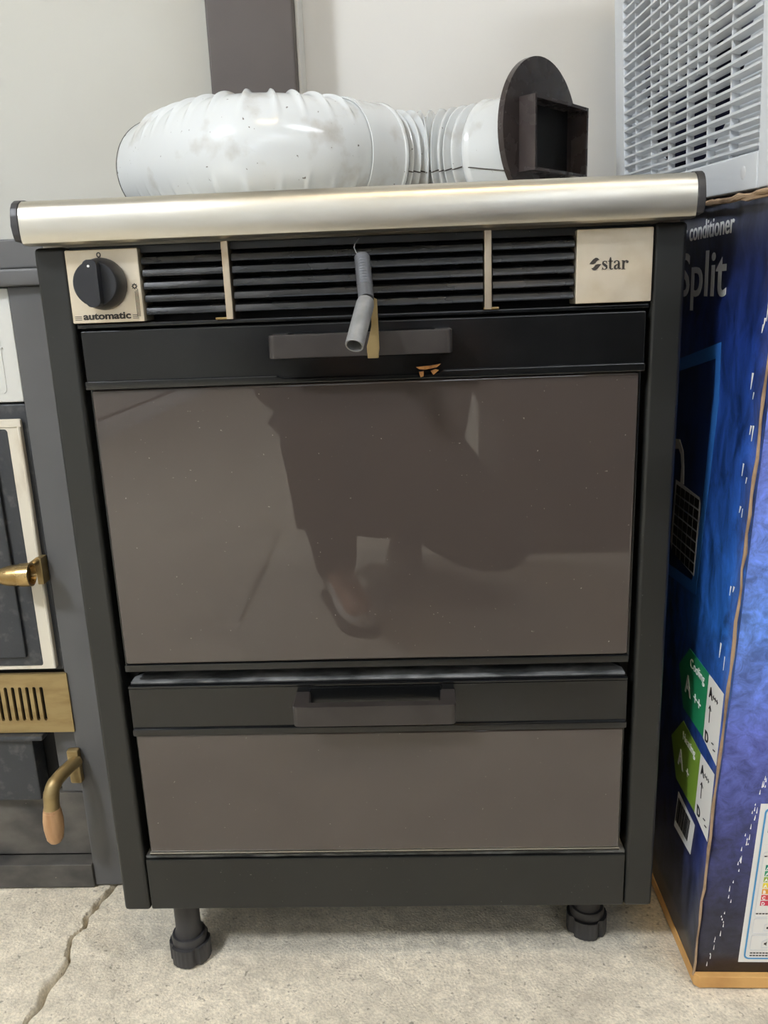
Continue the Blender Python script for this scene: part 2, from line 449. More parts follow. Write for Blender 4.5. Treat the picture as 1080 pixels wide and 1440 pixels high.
# ------------------------------------------------------------------ the heater
H = thing('oven_heater', 'black enamelled heater with steel top, slatted vent and brown glass door and drawer', 'heater', (0, .2, 0))
prof = [(.43, .866), (.43, .868), (-.006, .868), (-.013, .8672), (-.0185, .8645), (-.0222, .860), (-.0242, .854), (-.0248, .847), (-.0245, .840), (-.0236, .834), (-.022, .8305), (-.019, .829), (-.006, .829), (-.006, .836), (0.02, .836), (.02, .8285), (.43, .8285)]
B().prism(prof, (-.2985, 0, 0), (0, 1, 0), (0, 0, 1), (.597, 0, 0)).link('steel_top', m_steel, H)
capp = [(.43, .8285), (.43, .8685), (-.006, .8688), (-.0135, .868), (-.0192, .8653), (-.023, .8605), (-.0252, .854), (-.0256, .846), (-.025, .838), (-.022, .8325), (-.01, .832)]
for s in (-1, 1):
    B().prism(capp, (s * .2987, 0, 0), (0, 1, 0), (0, 0, 1), (s * .0068, 0, 0), .0012).link('end_cap', m_cap, H)
for s in (-1, 1):
    x0, x1 = sorted((s * .30, s * .2695))
    B().box(x0, x1, 0, .03, .0995, .828, .0045, 3).link('post', m_blk, H)
    x0, x1 = sorted((s * .2995, s * .286))
    B().box(x0, x1, 0.03, .425, .105, .828, .001).link('side_panel', m_blk, H)
B().box(-.2855, .2855, .032, .42, .107, .827).link('carcass', m_dark, H, smooth=False)
B().box(-.2685, .2685, .0005, .03, .101, .1672, .002).link('kick_panel', m_blk, H)
B().box(-.2685, .2685, .0035, .03, .1674, .1706, .0008).link('kick_ledge', m_dust, H, label='dusty grey ledge')
# top rail of the vent and its sill
B().box(-.2685, .2685, .006, .03, .820, .8275, .001).link('vent_rail', m_blk, H)
B().box(-.2685, .2685, .002, .03, .7535, .7575, .001).link('vent_sill', m_gloss, H)
zc = (.8145, .8035, .7920, .7805, .7690)
def slatshape(x0, x1, z):
    return B().prism([(-.001, z - .0045), (.004, z - .0052), (.022, z + .0015), (.024, z + .0048), (.010, z + .0046), (.0005, z + .0012), (-.001, z - .0022)], (x0, 0, 0), (0, 1, 0), (0, 0, 1), (x1 - x0, 0, 0))
for x0, x1 in ((-.1995, -.1245), (-.1155, .1155), (.1245, .1985)):
    for z in zc: slatshape(x0, x1, z).link('vent_slat', m_slat, H)
for x in (-.1205, .1200):
    o = B().box(x - .0033, x + .0033, -.0035, .028, .7575, .8275, .0008).link('divider_bar', m_pale, H, label='pale brass divider bar')
    B().box(x - .004 if x > 0 else x - .014, x + .010 if x > 0 else x + .003, -.002, .002, .7575, .7595, .0004).link('tab', m_brass, o)
# knob plate
kp = B().box(-.2695, -.2012, -.0035, .028, .7585, .8245, .0012).link('control_plate', m_plate, H, label='pale steel control plate')
KC = (-.2365, .7935)
B().lathe([(0, .002), (.0225, .002), (.0235, .004), (.0228, .010), (.0205, .0215), (.0192, .0228), (0, .0228)], (KC[0], -.0015, KC[1]), (0, -1, 0), 40).link('knob_base', m_knob, kp)
b = B()
b.prism(rrect(-.0066, .0066, -.0205, .0205, .0045), (KC[0], -.022, KC[1]), (1, 0, 0.02), (0, 0, 1), (0, -.0115, 0), .0012).link('knob_grip', m_knob, kp)
B().lathe([(0, 0), (.0011, 0), (.0011, .0008), (0, .0008)], (KC[0] - .0005, -.0334, KC[1] + .015), (0, -1, 0), 12).link('knob_dot', m_white, kp)
FX, FZ = (1, 0, 0), (0, 0, 1)
b = B()
text(b, 'automatic', (-.2362, -.0036, .7619), FX, FZ, .0088, 1.28, .00028, 'CENTER')
b.link('lettering', m_ink, kp, smooth=False); b = B()
plate(b, ring(-.2375, .8195, .0021, .0024, 18), [ring(-.2375, .8195, .0012, .0014, 18)], (0, -.0036, 0), FX, FZ, .0004)
for k in range(3):
    b.box(-.2668, -.2605, -.0039, -.0035, .7616 + k * .0015, .7621 + k * .0015); b.box(-.2118, -.2062 - k * .0004, -.0039, -.0035, .7616 + k * .0015, .7621 + k * .0015)
    b.box(-.2048 - k * .0013, -.2044 - k * .0013, -.0039, -.0035, .7632, .788 - k * .001)
b.link('scale_lines', m_ink, kp, smooth=False); b = B()
st = []
for k in range(16):
    r = .0030 if k % 2 == 0 else .0019
    st.append((-.2072 + r * math.cos(k * math.pi / 8), .7905 + r * math.sin(k * math.pi / 8)))
plate(b, st, [ring(-.2072, .7905, .0012, n=14)], (0, -.0036, 0), FX, FZ, .0004)
b.link('star_symbol', m_ink, kp, smooth=False)
# badge plate
bp_ = B().box(.1998, .2685, -.0035, .028, .7595, .8245, .0012).link('badge_plate', m_plate, H, label='brushed champagne badge plate reading star')
b = B()
def star_poly(b, pts, ox, oz, k): b.prism([(ox + p[0] * k, oz + p[1] * k) for p in pts], (0, -.0036, 0), FX, FZ, (0, -.0004, 0))
k = .0011; oz = .7885
# emblem: two leaning lens shapes
star_poly(b, [(0, 5.2), (1.6, 7.2), (3.2, 9.0), (5.0, 10.0), (6.6, 9.8), (8.2, 8.2), (7.0, 8.0), (5.8, 7.0), (4.8, 5.6), (3.0, 5.0)], .2115, oz, k)
star_poly(b, [(9.8, 4.8), (8.2, 2.8), (6.6, 1.0), (4.8, 0), (3.2, .2), (1.6, 1.8), (2.8, 2.0), (4.0, 3.0), (5.0, 4.4), (6.8, 5.0)], .2115, oz, k)
ox = .2228
def stroke(pts, ws): star_poly(b, ribbon(pts, ws), ox, oz, k)
stroke([(3.9, 5.2), (3.6, 6.6), (2.4, 7.1), (1.0, 6.5), (.9, 5.2), (2.2, 4.1), (3.7, 3.0), (4.0, 1.6), (2.8, .45), (1.2, .7), (.4, 2.2)], [.35, .7, .6, 1.2, 1.7, 2.1, 1.9, 1.4, .6, .6, .35])
star_poly(b, [(.2, 0), (.55, 0), (.55, 2.3), (.2, 2.3)], ox, oz, k); star_poly(b, [(3.7, 5), (4.05, 5), (4.05, 7.2), (3.7, 7.2)], ox, oz, k)
stroke([(6.9, 10.0), (6.85, 8.0), (6.85, 4.0), (6.9, 1.6), (7.5, .6), (8.6, .5), (9.2, 1.4)], [.7, 1.8, 1.8, 1.8, 1.2, .8, .35])
star_poly(b, [(5.0, 6.6), (9.0, 6.6), (9.0, 7.2), (5.0, 7.2)], ox, oz, k)
stroke([(10.3, 5.3), (10.6, 6.6), (12.2, 7.1), (13.6, 6.4), (13.8, 5.0), (13.8, 1.8), (14.3, .6), (15.2, .7), (15.5, 1.3)], [1.5, 1.0, .7, 1.2, 1.8, 1.8, 1.2, .7, .4])
stroke([(13.6, 4.3), (12.0, 3.8), (10.7, 2.8), (10.6, 1.3), (11.5, .5), (12.7, .9), (13.6, 1.9)], [.5, .9, 1.5, 1.7, 1.0, .7, .5])
stroke([(17.6, 7.0), (17.6, .3)], [1.8, 1.8])
star_poly(b, [(16.1, 0), (19.2, 0), (19.2, .5), (16.1, .5)], ox, oz, k); star_poly(b, [(16.1, 6.6), (17.4, 6.6), (17.4, 7.2), (16.1, 7.2)], ox, oz, k)
stroke([(18.2, 4.6), (18.7, 6.3), (19.8, 7.0), (20.6, 6.6)], [.4, .7, .8, .7])
star_poly(b, ring(20.8, 5.9, 1.0, n=14), ox, oz, k)
b.link('lettering', m_ink, bp_, smooth=False)

# oven door
D = B().box(-.2625, .263, -.001, .030, .4005, .7515, .0015).box(-.2635, .2645, -.0045, .01, .700, .7512, .0015).link('oven_door', m_gloss, H)
lip = [(-.264, .6965), (.2645, .6965), (.2645, .7045), (.0775, .7045), (.0715, .6992), (-.0735, .6992), (-.0800, .7045), (-.264, .7045)]
B().prism(lip, (0, -.0085, 0), FX, FZ, (0, .008, 0), .0016).link('band_lip', m_gloss, D)
B().box(-.262, .2615, -.0042, .001, .4008, .4085, .0008).link('bottom_trim', m_gloss, D)
B().box(-.2605, .2605, -.0040, .001, .4092, .6958, .0030, 2).link('glass_pane', m_glass, D)
def u_handle(x0, x1, yf, yb, z0, z1, th, name, mat, parent, r=.006):
    outer = [(x0, yb), (x0, yf + r)] + [(x0 + r - r * math.cos(a), yf + r - r * math.sin(a)) for a in (math.pi / 8, math.pi / 4, 3 * math.pi / 8)] + [(x0 + r, yf), (x1 - r, yf)] + \
            [(x1 - r + r * math.sin(a), yf + r - r * math.cos(a)) for a in (math.pi / 8, math.pi / 4, 3 * math.pi / 8)] + [(x1, yf + r), (x1, yb)]
    e = .015
    inner = [(x1 - e, yb), (x1 - e, yf + th), (x0 + e, yf + th), (x0 + e, yb)]
    return B().prism(outer + inner, (0, 0, z0), (1, 0, 0), (0, 1, 0), (0, 0, z1 - z0), .0011, 2).link(name, mat, parent)
u_handle(-.0815, .0850, -.036, -.0035, .7215, .7425, .008, 'handle', m_handle, D)
B().box(-.064, .067, -.0062, -.004, .7205, .742, .001).link('handle_recess', m_gloss, D)
# chipped enamel below the right handle end
b = B()
for pts in ([(.052, .7075), (.066, .7085), (.075, .7098), (.071, .7068), (.060, .7050), (.055, .7055)], [(.0545, .7030), (.0590, .7035), (.0588, .6990), (.0560, .6980)], [(.0655, .7035), (.0700, .7050), (.0730, .7040), (.0680, .7000)]):
    b.prism(pts, (0, -.0087, 0), FX, FZ, (0, .0042, 0))
b.link('chipped_spot', m_chip, D, smooth=False, label='orange brown chipped enamel')
# drawer
DR = B().box(-.2610, .2615, -.0005, .045, .1745, .3835, .0015).link('drawer', m_gloss, H)
B().box(-.2618, .2622, -.0030, .004, .3262, .3805, .0012).link('front_band', m_gloss, DR)
B().box(-.2618, .2622, -.0045, .002, .3808, .3842, .0014).link('top_lip', m_gloss, DR)
B().prism([(-.2605, 0), (.2605, 0), (.2605, .014), (.248, .030), (-.248, .030), (-.2605, .014)], (0, .0025, .3836), FX, (0, 1, 0), (0, 0, .0022), .0006).link('drawer_top', m_dust, DR, label='dusty grey top face')
B().box(-.2618, .2622, -.0062, .002, .3262, .3345, .0016).link('band_lip', m_gloss, DR)
B().box(-.2595, .2595, -.0036, .002, .1800, .3256, .0026, 2).link('glass_pane', m_glass, DR)
B().box(-.2600, .2600, -.0046, .002, .1768, .1797, .0005).link('bottom_trim', m_gloss, DR)
B().box(-.2600, .2600, -.0052, .000, .1796, .1803, .0002).link('trim_edge', m_steel, DR, label='thin bright metal edge')
u_handle(-.0830, .0830, -.038, -.0025, .3520, .3740, .009, 'handle', m_handle, DR)
B().box(-.0700, .0700, -.0044, -.0028, .350, .379, .001).link('handle_recess', m_gloss, DR)
# adjustable feet
def foot(x, y, h=.101):
    o = B().lathe([(0, .003), (.0165, .003), (.0165, .036), (.0150, .040), (.0148, h), (0, h)], (x, y, 0), (0, 0, 1), 28).link('foot_stem', m_cap, H)
    pts = []
    n = 56
    for kk in range(n):
        r = .0246 if kk % 2 == 0 else .0239
        if kk % 14 in (0, 1): r = .0205
        pts.append((x + r * math.cos(2 * math.pi * kk / n + .5), y + r * math.sin(2 * math.pi * kk / n + .5)))
    B().prism(pts, (0, 0, 0), FX, (0, 1, 0), (0, 0, .0235), .0006, 1).link('foot_disc', m_cap, o)
    B().lathe([(.0165, .023), (.0205, .0236), (.0212, .030), (.0195, .034), (.0165, .034)], (x, y, 0), (0, 0, 1), 28, True).link('collar', m_cap, o)
foot(-.243, .043); foot(.2465, .082)
foot(-.243, .38); foot(.2465, .38)

# grey tube hanging out of the vent
T = thing('metal_tube', 'grey metal tube with ribbed upper half hanging in front of the black vent slats', 'tube', (.006, -.02, .75))
A_, B_, C_ = Vector((.0058, -.0105, .8070)), Vector((.0100, -.0500, .7705)), Vector((.0005, -.0850, .7345))
n = 60; pts = [A_.lerp(B_, i / n) for i in range(n + 1)]
B().tube(pts, [.0066 + (.0006 * math.cos(i * 2 * math.pi / 4) if i < 44 else .0002) for i in range(n + 1)], 20).link('ribbed_sleeve', m_zdark, T, label='darker tightly ribbed upper half')
d = (C_ - B_).normalized(); Ln = (C_ - B_).length
B().lathe([(.0052, 0), (.0072, 0), (.0080, .004), (.0080, Ln - .001), (.0077, Ln), (.0066, Ln), (.0064, Ln - .002), (.0062, .004)], B_ + d * .0015, d, 28, True).link('open_end', m_zinc, T, label='smooth pale grey open end')
b = B()
bx = [(.0135, .7735), (.0190, .7705), (.0195, .7280), (.0188, .7235), (.0085, .7235), (.0082, .7300), (.0135, .7480)]
b.prism(bx, (0, -.0405, 0), FX, FZ, (0, .0016, 0), .0004).box(.0086, .0187, -.0405, -.0375, .7195, .7238, .0006)
b.link('bracket', m_brass2, T, label='thin brass coloured strap')
B().tube(catmull([(.0030, -.0105, .8090), (.0005, -.011, .8125), (-.0010, -.010, .8170), (.0010, -.007, .8215), (.0035, -.004, .8245)], 6), .00045, 6).link('wire', m_zinc, T)

# ------------------------------------------------------------------ white ribbed flue pipe on the top
PR = .0635; PZ = .8690 + PR + .0062
FL = thing('flue_pipe', 'white enamelled ribbed flue pipe lying on the steel top with a brown square outlet', 'pipe', (-.05, .3, .869))
nd = Vector((.765, -.645, 0)).normalized(); DC = Vector((.2085, .280, .9530))
P = catmull([(-.268, .350, PZ), (-.230, .304, PZ), (-.184, .260, PZ), (-.130, .238, PZ), (-.075, .255, PZ), (-.035, .290, PZ), (.003, .330, PZ), (.040, .356, PZ), (.075, .366, PZ), (.120, .352, PZ), (.160, .322, PZ), (DC.x - .028 * nd.x, DC.y - .03 * nd.y, PZ), (DC.x - .003 * nd.x, DC.y - .003 * nd.y, PZ)], 40)
L_ = [0]
for a_, c_ in zip(P, P[1:]): L_.append(L_[-1] + (c_ - a_).length)
TOT = L_[-1]
def at(s):
    s = min(max(s, 0), TOT)
    for i in range(1, len(L_)):
        if L_[i] >= s:
            f = (s - L_[i - 1]) / max(1e-9, L_[i] - L_[i - 1]); return P[i - 1].lerp(P[i], f), (P[i] - P[i - 1]).normalized()
    return P[-1], (P[-1] - P[-2]).normalized()
def knot(i): return L_[i * 40]
def pipe_part(s0, s1, rad, name, step=.0018, nth=64, mat=m_enam, label=None, thick=True):
    ss = np.arange(s0, s1 + 1e-6, step); vs, fs = [], []
    for s in ss:
        c, d = at(s); side = Vector((d.y, -d.x, 0)).normalized()   # towards the camera side of the bend
        for kk in range(nth):
            th = 2 * math.pi * kk / nth; r = rad(s, th)
            vs.append(c + side * (r * math.cos(th)) + Vector((0, 0, 1)) * (r * math.sin(th)))
    m_ = len(ss)
    for i in range(m_ - 1):
        for kk in range(nth):
            fs.append((i * nth + kk, (i + 1) * nth + kk, (i + 1) * nth + (kk + 1) % nth, i * nth + (kk + 1) % nth))
    o_ = off(FL); me = bpy.data.meshes.new(name); me.from_pydata([v - o_ for v in vs], [], fs); me.update()
    o = mesh_obj(name, me, mat, FL, True, label)
    if thick:
        md = o.modifiers.new('wall', 'SOLIDIFY'); md.thickness = .0012; md.offset = -1
    return o
sA, sB, sC, sD = knot(0) + .004, knot(5) + .008, knot(6) + .004, knot(10) - .004
r0, r1 = sA + .045, sB - .006
NR = 12
def rad_elbow(s, th):
    r = PR + .0005
    if r0 - .004 < s < r1 + .004:
        u = ((s - r0) / (r1 - r0) * (NR - 1)); du = abs(u - round(u)) * (r1 - r0) / (NR - 1)
        amp = min(1.0, max(0.0, (1 - math.cos(th)) * 2.4 - .15)) if math.cos(th) > 0 else 1.0
        r += .0047 * amp * math.exp(-(du / .0023) ** 2)
    return r
pipe_part(sA, sB, rad_elbow, 'ribbed_elbow', .0016, 80)
pipe_part(sB - .01, sC + .004, lambda s, th: PR + .0035 + (.0016 if abs(s - sC) < .0035 else 0), 'smooth_collar', .0016)
NP = 10
def rad_pleat(s, th):
    u = (s - sC) / (sD - sC) * NP
    inner = .35 + .65 * max(0.0, math.cos(th) * .6 + .4)
    return PR - .0045 + .0062 * inner * (math.cos(2 * math.pi * u))
pipe_part(sC, sD, rad_pleat, 'pleated_elbow', .0010, 64)
pipe_part(sD - .003, TOT - .007, lambda s, th: PR - .001 + .0022 * math.exp(-((s - sD) / .003) ** 2), 'outlet_sleeve', .0016)
for s_, rr_ in ((sA + .0006, PR + .0004), (sC + .0042, PR + .0030)):
    c, d = at(s_); B().lathe([(rr_ - .0004, -.0006), (rr_ + .0007, -.0006), (rr_ + .0007, .0006), (rr_ - .0004, .0006)], c, d, 64, True).link('rim_edge', m_seam, FL)
# dark lengthwise seam of the second elbow
pts = []
for s in np.arange(sC - .004, TOT - .004, .0022):
    c, d = at(s); side = Vector((d.y, -d.x, 0)).normalized(); th = -.30 - .3 * max(0, (s - sD)) / .1
    r = (rad_pleat(s, th) if s < sD else PR - .001) if s > sC else PR + .0035
    pts.append(c + side * (r * math.cos(th)) + Vector((0, 0, 1)) * r * math.sin(th))
B().tube(pts, .0008, 6).link('seam', m_seam, FL)
# brown disc and square outlet
tv = Vector((.645, .765, 0)).normalized(); up = Vector((0, 0, 1))
hw, hh = .0610, .0400; OC = DC + nd * .003 - up * .0060 + tv * .0100
b = B()
plate(b, ring(0, 0, .0832, n=96), [[(-hw + .0100, -hh - .0060), (hw + .0100, -hh - .0060), (hw + .0100, hh - .0060), (-hw + .0100, hh - .0060)]], DC - nd * .004, tv, up, .0072)
b.link('wall_disc', m_brown, FL)
b = B()
for (u0, u1, v0, v1) in ((-hw, -hw + .0035, -hh, hh), (hw - .0035, hw, -hh, hh), (-hw + .0035, hw - .0035, hh - .0035, hh), (-hw + .0035, hw - .0035, -hh, -hh + .0035)):
    b.prism([(u0, v0), (u1, v0), (u1, v1), (u0, v1)], OC + nd * .0005, tv, up, nd * .0215)
b.link('square_outlet', m_brown, FL, smooth=False)
B().prism([(-hw - .003, -hh - .002), (hw + .003, -hh - .002), (hw + .003, hh + .002), (-hw - .003, hh + .002)], OC - nd * .0072, tv, up, -nd * .0012).link('outlet_shade', m_dark, FL, smooth=False)  # black plate stands in for the shade inside the open outlet

# ------------------------------------------------------------------ grey stove on the left
SV = thing('wood_stove', 'grey and black wood stove with brass fittings standing left of the heater', 'stove', (-.6, .33, 0))
SY = .165; SX0, SX1 = -.90, -.332
B().box(SX0, SX1, SY + .03, .50, .012, .846).link('stove_body', m_dark, SV, smooth=False)
for x0, x1 in ((-.4095, SX1), (SX0, -.8225)):
    B().box(x0, x1, SY, SY + .035, .0005, .8, .003).link('frame_post', m_stove, SV)
B().box(SX0, SX1, SY - .004, SY + .04, .8185, .8505, .003).box(SX0 - .002, SX1, SY - .012, SY + .03, .7995, .8185, .0035).link('top_rail', m_stove, SV)
B().box(SX0 + .01, SX1 - .002, SY + .02, .50, .846, .850, .001).link('hob_plate', m_cast, SV)
for x0, x1 in ((SX1 - .006, SX1), (SX0, SX0 + .006)):
    B().box(x0, x1, SY + .036, .50, .0005, .845, .001).link('side_panel', m_stove, SV)
pn = B().box(-.822, -.4105, SY + .004, SY + .03, .6685, .7985, .002).link('enamel_panel', m_wenam, SV, label='glossy white enamel panel')
b = B()
plate(b, rrect(-.80, -.4285, .679, .7900, .006), [rrect(-.799, -.4295, .680, .789, .005)], (0, SY + .0045, 0), FX, FZ, .001)
b.link('embossed_line', m_wenam, pn)
B().box(-.432, -.4265, SY + .002, SY + .0045, .7305, .7325, .0006).link('embossed_mark', m_wenam, pn)
dr = B().box(-.822, -.4095, SY + .004, SY + .03, .3235, .6665, .003).link('stove_door', m_cast, SV)
b = B()
go, gi = (-.81, -.4165, .3285, .6490), (-.795, -.4335, .3325, .6375)
plate(b, rrect(go[0], go[1], go[2], go[3], .003), [rrect(gi[0], gi[1], gi[2], gi[3], .004)], (0, SY + .0035, 0), FX, FZ, .005)
b.box(-.445, -.4155, SY - .003, SY + .002, .6395, .6485, .0012)
b.tube(catmull([(-.4185, SY - .002, .330), (-.4180, SY - .003, .40), (-.4190, SY - .002, .47), (-.4178, SY - .003, .55), (-.4185, SY - .002, .64)], 6), .0022, 8)
b.link('rope_gasket', m_cream, dr, label='frayed cream rope gasket')
B().box(-.795, -.4340, SY - .001, SY + .003, .3330, .6370, .001).box(-.795, -.452, SY - .006, SY - .001, .345, .627, .003).link('door_panel', m_cast, dr)
# bullet handle
hb = B().box(-.4185, -.4105, SY - .014, SY + .0035, .4465, .4800, .0012).link('latch_plate', m_brass2, dr)
B().lathe([(0, 0), (.0044, .0008), (.0082, .004), (.0108, .010), (.0124, .018), (.0133, .029), (.0133, .030), (.0141, .0306), (.0143, .0435), (.0120, .0440), (.0105, .0380), (0, .0380)], (-.4575, SY - .036, .4655), (1, .04, .03), 32).link('bullet_handle', m_brass, dr, label='polished brass bullet shaped handle')
B().tube([(-.428, SY - .026, .4680), (-.419, SY - .018, .4740), (-.4150, SY - .010, .4770)], .0045, 12).link('handle_neck', m_brass, dr)
# brass vent plate
b = B(); hs = [slot(-.4410 - .0094 * i, .2555, .3035, .0022) for i in range(9)] + [slot(-.69 - .0094 * i, .2555, .3035, .0022) for i in range(9)]
plate(b, [(-.826, .2385), (-.4055, .2385), (-.4055, .3205), (-.826, .3205)], hs, (0, SY + .002, 0), FX, FZ, .0045)
b.box(-.826, -.4055, SY - .0025, SY + .003, .3195, .3215, .0005).link('vent_plate', m_brass2, SV, label='brass plate with vertical slots')
# ash drawer
B().box(-.800, -.4640, SY - .002, SY + .028, .1360, .2300, .004).box(-.800, -.4460, SY - .010, SY + .01, .2290, .2370, .003).link('ash_drawer', m_cast, SV)
B().box(-.8205, -.4105, SY + .016, SY + .03, .040, .136, .001).link('lower_panel', m_stain, SV)
B().box(-.4440, -.4110, SY + .018, SY + .03, .137, .2365, .001).link('recess_strip', m_stove, SV)
B().box(-.822, -.4085, SY - .004, SY + .02, .0005, .0370, .002).link('bottom_rail', m_stain, SV)
# elbow handle with wooden grip
hd = B().box(-.4180, -.4020, SY - .010, SY + .0005, .1660, .2150, .003).link('handle_mount', m_brass2, SV, label='grimy brass mount')
B().tube(catmull([(-.4060, SY - .006, .1990), (-.4130, SY - .030, .1975), (-.4190, SY - .046, .1925), (-.4225, SY - .053, .1820), (-.4245, SY - .0545, .1600)], 8), [.0082] * 8 + [.0086] * 8 + [.0092] * 8 + [.0098] * 8 + [.0102], 18).link('elbow_arm', m_brass2, hd)
B().lathe([(.0098, 0), (.0104, .0006), (.0104, .0035), (.0112, .0045), (.0126, .017), (.0124, .029), (.0108, .0400), (.0106, .0405), (.0102, .044), (.0072, .0490), (0, .0500)], (-.4245, SY - .0545, .1612), (-.035, .0, -1), 28).link('wooden_grip', m_wood, hd, label='turned pale wooden grip')

# ------------------------------------------------------------------ blue carton on the right
CT = thing('carton', 'dark blue printed carton for an air conditioner with a green label', 'box', (.75, .2, 0))
BX0, BX1, BT = .350, 1.12, .843
bt = lambda y: .8425 + .0454 * (y + .085)   # crushed lower at the front under the unit's weight
ef = lambda z: -.004 - .094 * z              # the front leans towards the viewer
def sheet(fu, nu, nv, name, mat, th, parent=CT, **kw):
    vs = [Vector(fu(i / nu, j / nv)) - off(parent) for i in range(nu + 1) for j in range(nv + 1)]
    fs = [(i * (nv + 1) + j, (i + 1) * (nv + 1) + j, (i + 1) * (nv + 1) + j + 1, i * (nv + 1) + j + 1) for i in range(nu) for j in range(nv)]
    me = bpy.data.meshes.new(name); me.from_pydata(vs, [], fs); me.update()
    o = mesh_obj(name, me, mat, parent, True); md = o.modifiers.new('t', 'SOLIDIFY'); md.thickness = th; md.offset = kw.get('off', -1); return o
Z0 = .014
lean = lambda z: .0000 + .004 * max(0, z - .5)
sheet(lambda u, v: (BX0 + lean(Z0 + (BT - Z0) * v), .45 - (.45 - ef(Z0 + (BT - Z0) * v)) * u, Z0 + (bt(.45 - (.45 - ef(BT)) * u) - .001 - Z0) * v), 12, 24, 'left_panel', m_boxL, .004)
sheet(lambda u, v: (BX0 + lean(Z0 + (BT - Z0) * v) + (BX1 - BX0) * u, ef(Z0 + (BT - Z0) * v) - .012 * u, Z0 + (BT - Z0) * v), 12, 24, 'front_panel', m_boxF, .004)
sheet(lambda u, v: (BX0 + .006 + (BX1 - BX0 - .008) * u, ef(BT) + .006 + (.45 - ef(BT) - .008) * v - .012 * u, bt(ef(BT) + .006 + (.45 - ef(BT) - .008) * v) - .0015), 4, 4, 'top_flap', m_card, .004)
sheet(lambda u, v: (BX1, ef(Z0 + (BT - Z0) * v) - .012 + (.462 - ef(Z0 + (BT - Z0) * v)) * u, Z0 + (BT - Z0) * v), 4, 4, 'right_panel', m_boxL, .004)
sheet(lambda u, v: (BX1 - (BX1 - BX0) * u, .45, Z0 + (BT - Z0) * v), 4, 4, 'rear_panel', m_boxF, .004)
b = B(); b.prism([(BX0 - .002, .448), (BX0 - .001, ef(0) - .004), (BX0 + .004, ef(0) - .009), (BX1, ef(0) - .022), (BX1 + .002, .45)], (0, 0, 0), FX, (0, 1, 0), (0, 0, .0155), .0015)
b.link('kraft_tray', m_tan, CT, label='brown kraft base showing below the print')
# worn cardboard along the front edge and the torn top edge
random.seed(11)
pts = [(BX0 + lean(z) - .0005 + random.uniform(-.0008, .0008), ef(z) - .0008 + random.uniform(-.0012, .0012), z) for z in np.linspace(.012, .82, 46)]
B().tube(pts, [random.uniform(.0010, .0019) for _ in pts], 7).link('worn_edge', m_card, CT, label='bare cardboard showing along the worn corner')
b = B()
for kk in range(3):
    pts = [(BX0 - .0075 - .001 * kk + random.uniform(-.001, .001), y, bt(y) - .0015 + .0012 * kk * random.uniform(.3, 1.2) + random.uniform(-.0012, .0012)) for y in np.linspace(.44, ef(BT) - .003, 40)]
    b.tube(pts, [random.uniform(.0010, .0026) for _ in pts], 6)
b.link('torn_edge', m_card, CT, label='torn ragged cardboard along the top edge')
# printing of the left side
LU, LV = (0, -1, 0), (0, 0, 1)
LX = BX0 - .0004
xl = lambda z: BX0 + lean(z) - .0003
def lp(b, pts, th=.0003, d=0.0):
    """polygon given in (y, z) on the left panel"""
    t = bmesh.new(); f = [t.verts.new((xl(p[1]) - d, p[0], p[1])) for p in pts]; g = [t.verts.new((xl(p[1]) - d - th, p[0], p[1])) for p in pts]
    n = len(pts); t.faces.new(f); t.faces.new(g[::-1])
    for i in range(n): t.faces.new((f[i], g[i], g[(i + 1) % n], f[(i + 1) % n]))
    b.merge(t); return b
b = B()
text(b, 'air conditioner', (xl(.82) - .0002, .0275, .8185), LU, LV, .0262, 1.02, .0002, 'RIGHT')
b.link('lettering', m_white, CT, smooth=False)
b = B(); text(b, 'Split', (xl(.79) - .0002, .0375, .7615), LU, (0, .04, 1), .0640, 1.28, .0006, 'RIGHT'); b.link('lettering', m_grey, CT, smooth=False)
b = B()
lp(b, [(.040, .7175), (.0355, .66), (.048, .555), (.0640, .446), (.0770, .458), (.0600, .56), (.0490, .665), (.0510, .7010), (.158, .6800), (.30, .66), (.30, .672), (.159, .6935)])
lp(b, [(.0640, .446), (.0770, .458), (.166, .4495), (.30, .444), (.30, .432), (.166, .4360)])
b.link('window_frame_print', m_bframe, CT, smooth=False)
b = B(); lp(b, [(.0500, .700), (.0610, .56), (.0780, .4590), (.166, .4500), (.30, .445), (.30, .659), (.158, .679)], .0002)
b.link('window_print', m_wpr, CT, smooth=False)
b = B()
lp(b, [(.072, .4650), (.0660, .5480), (.071, .5540), (.150, .5560), (.156, .480), (.150, .4700)], .0003, .0003)
lp(b, ribbon([(.128, .556), (.129, .575), (.134, .590), (.145, .598), (.160, .596)], [.012, .010, .010, .011, .012]), .0003, .0003)
b.link('unit_print', m_grey, CT, smooth=False)
b = B()
for i in range(7):
    for j in range(5):
        y0, z0 = .0735 + .0155 * j - .0006 * i, .4680 + .0122 * i
        lp(b, [(y0, z0), (y0 + .0135, z0 + .0003), (y0 + .0132, z0 + .0100), (y0 - .0003, z0 + .0100)], .0003, .0006)
b.link('grille_print', m_black, CT, smooth=False)
gl = B(); lp(gl, [(.0700, .3805), (.0090, .3785), (.0140, .3020), (.0800, .3025), (.1020, .3470)], .0004); gl = gl.link('label_field', m_green, CT, smooth=False)
ll = B(); lp(ll, [(.0770, .2870), (.0170, .2805), (.0240, .2030), (.0890, .2045), (.1140, .2475)], .0004); ll = ll.link('label_field', m_lime, CT, smooth=False, label='lime green heating rating field')
gl['label'] = 'green cooling rating field'
b = B(); lp(b, [(.0090, .3785), (-.0320, .3770), (-.0262, .2930), (.0140, .3020)], .0004); b.link('label_paper', m_label, CT, smooth=False); b = B(); lp(b, [(.0170, .2805), (-.0235, .2810), (-.0175, .1960), (.0240, .2030)], .0004); b.link('label_paper', m_label, CT, smooth=False); b = B()
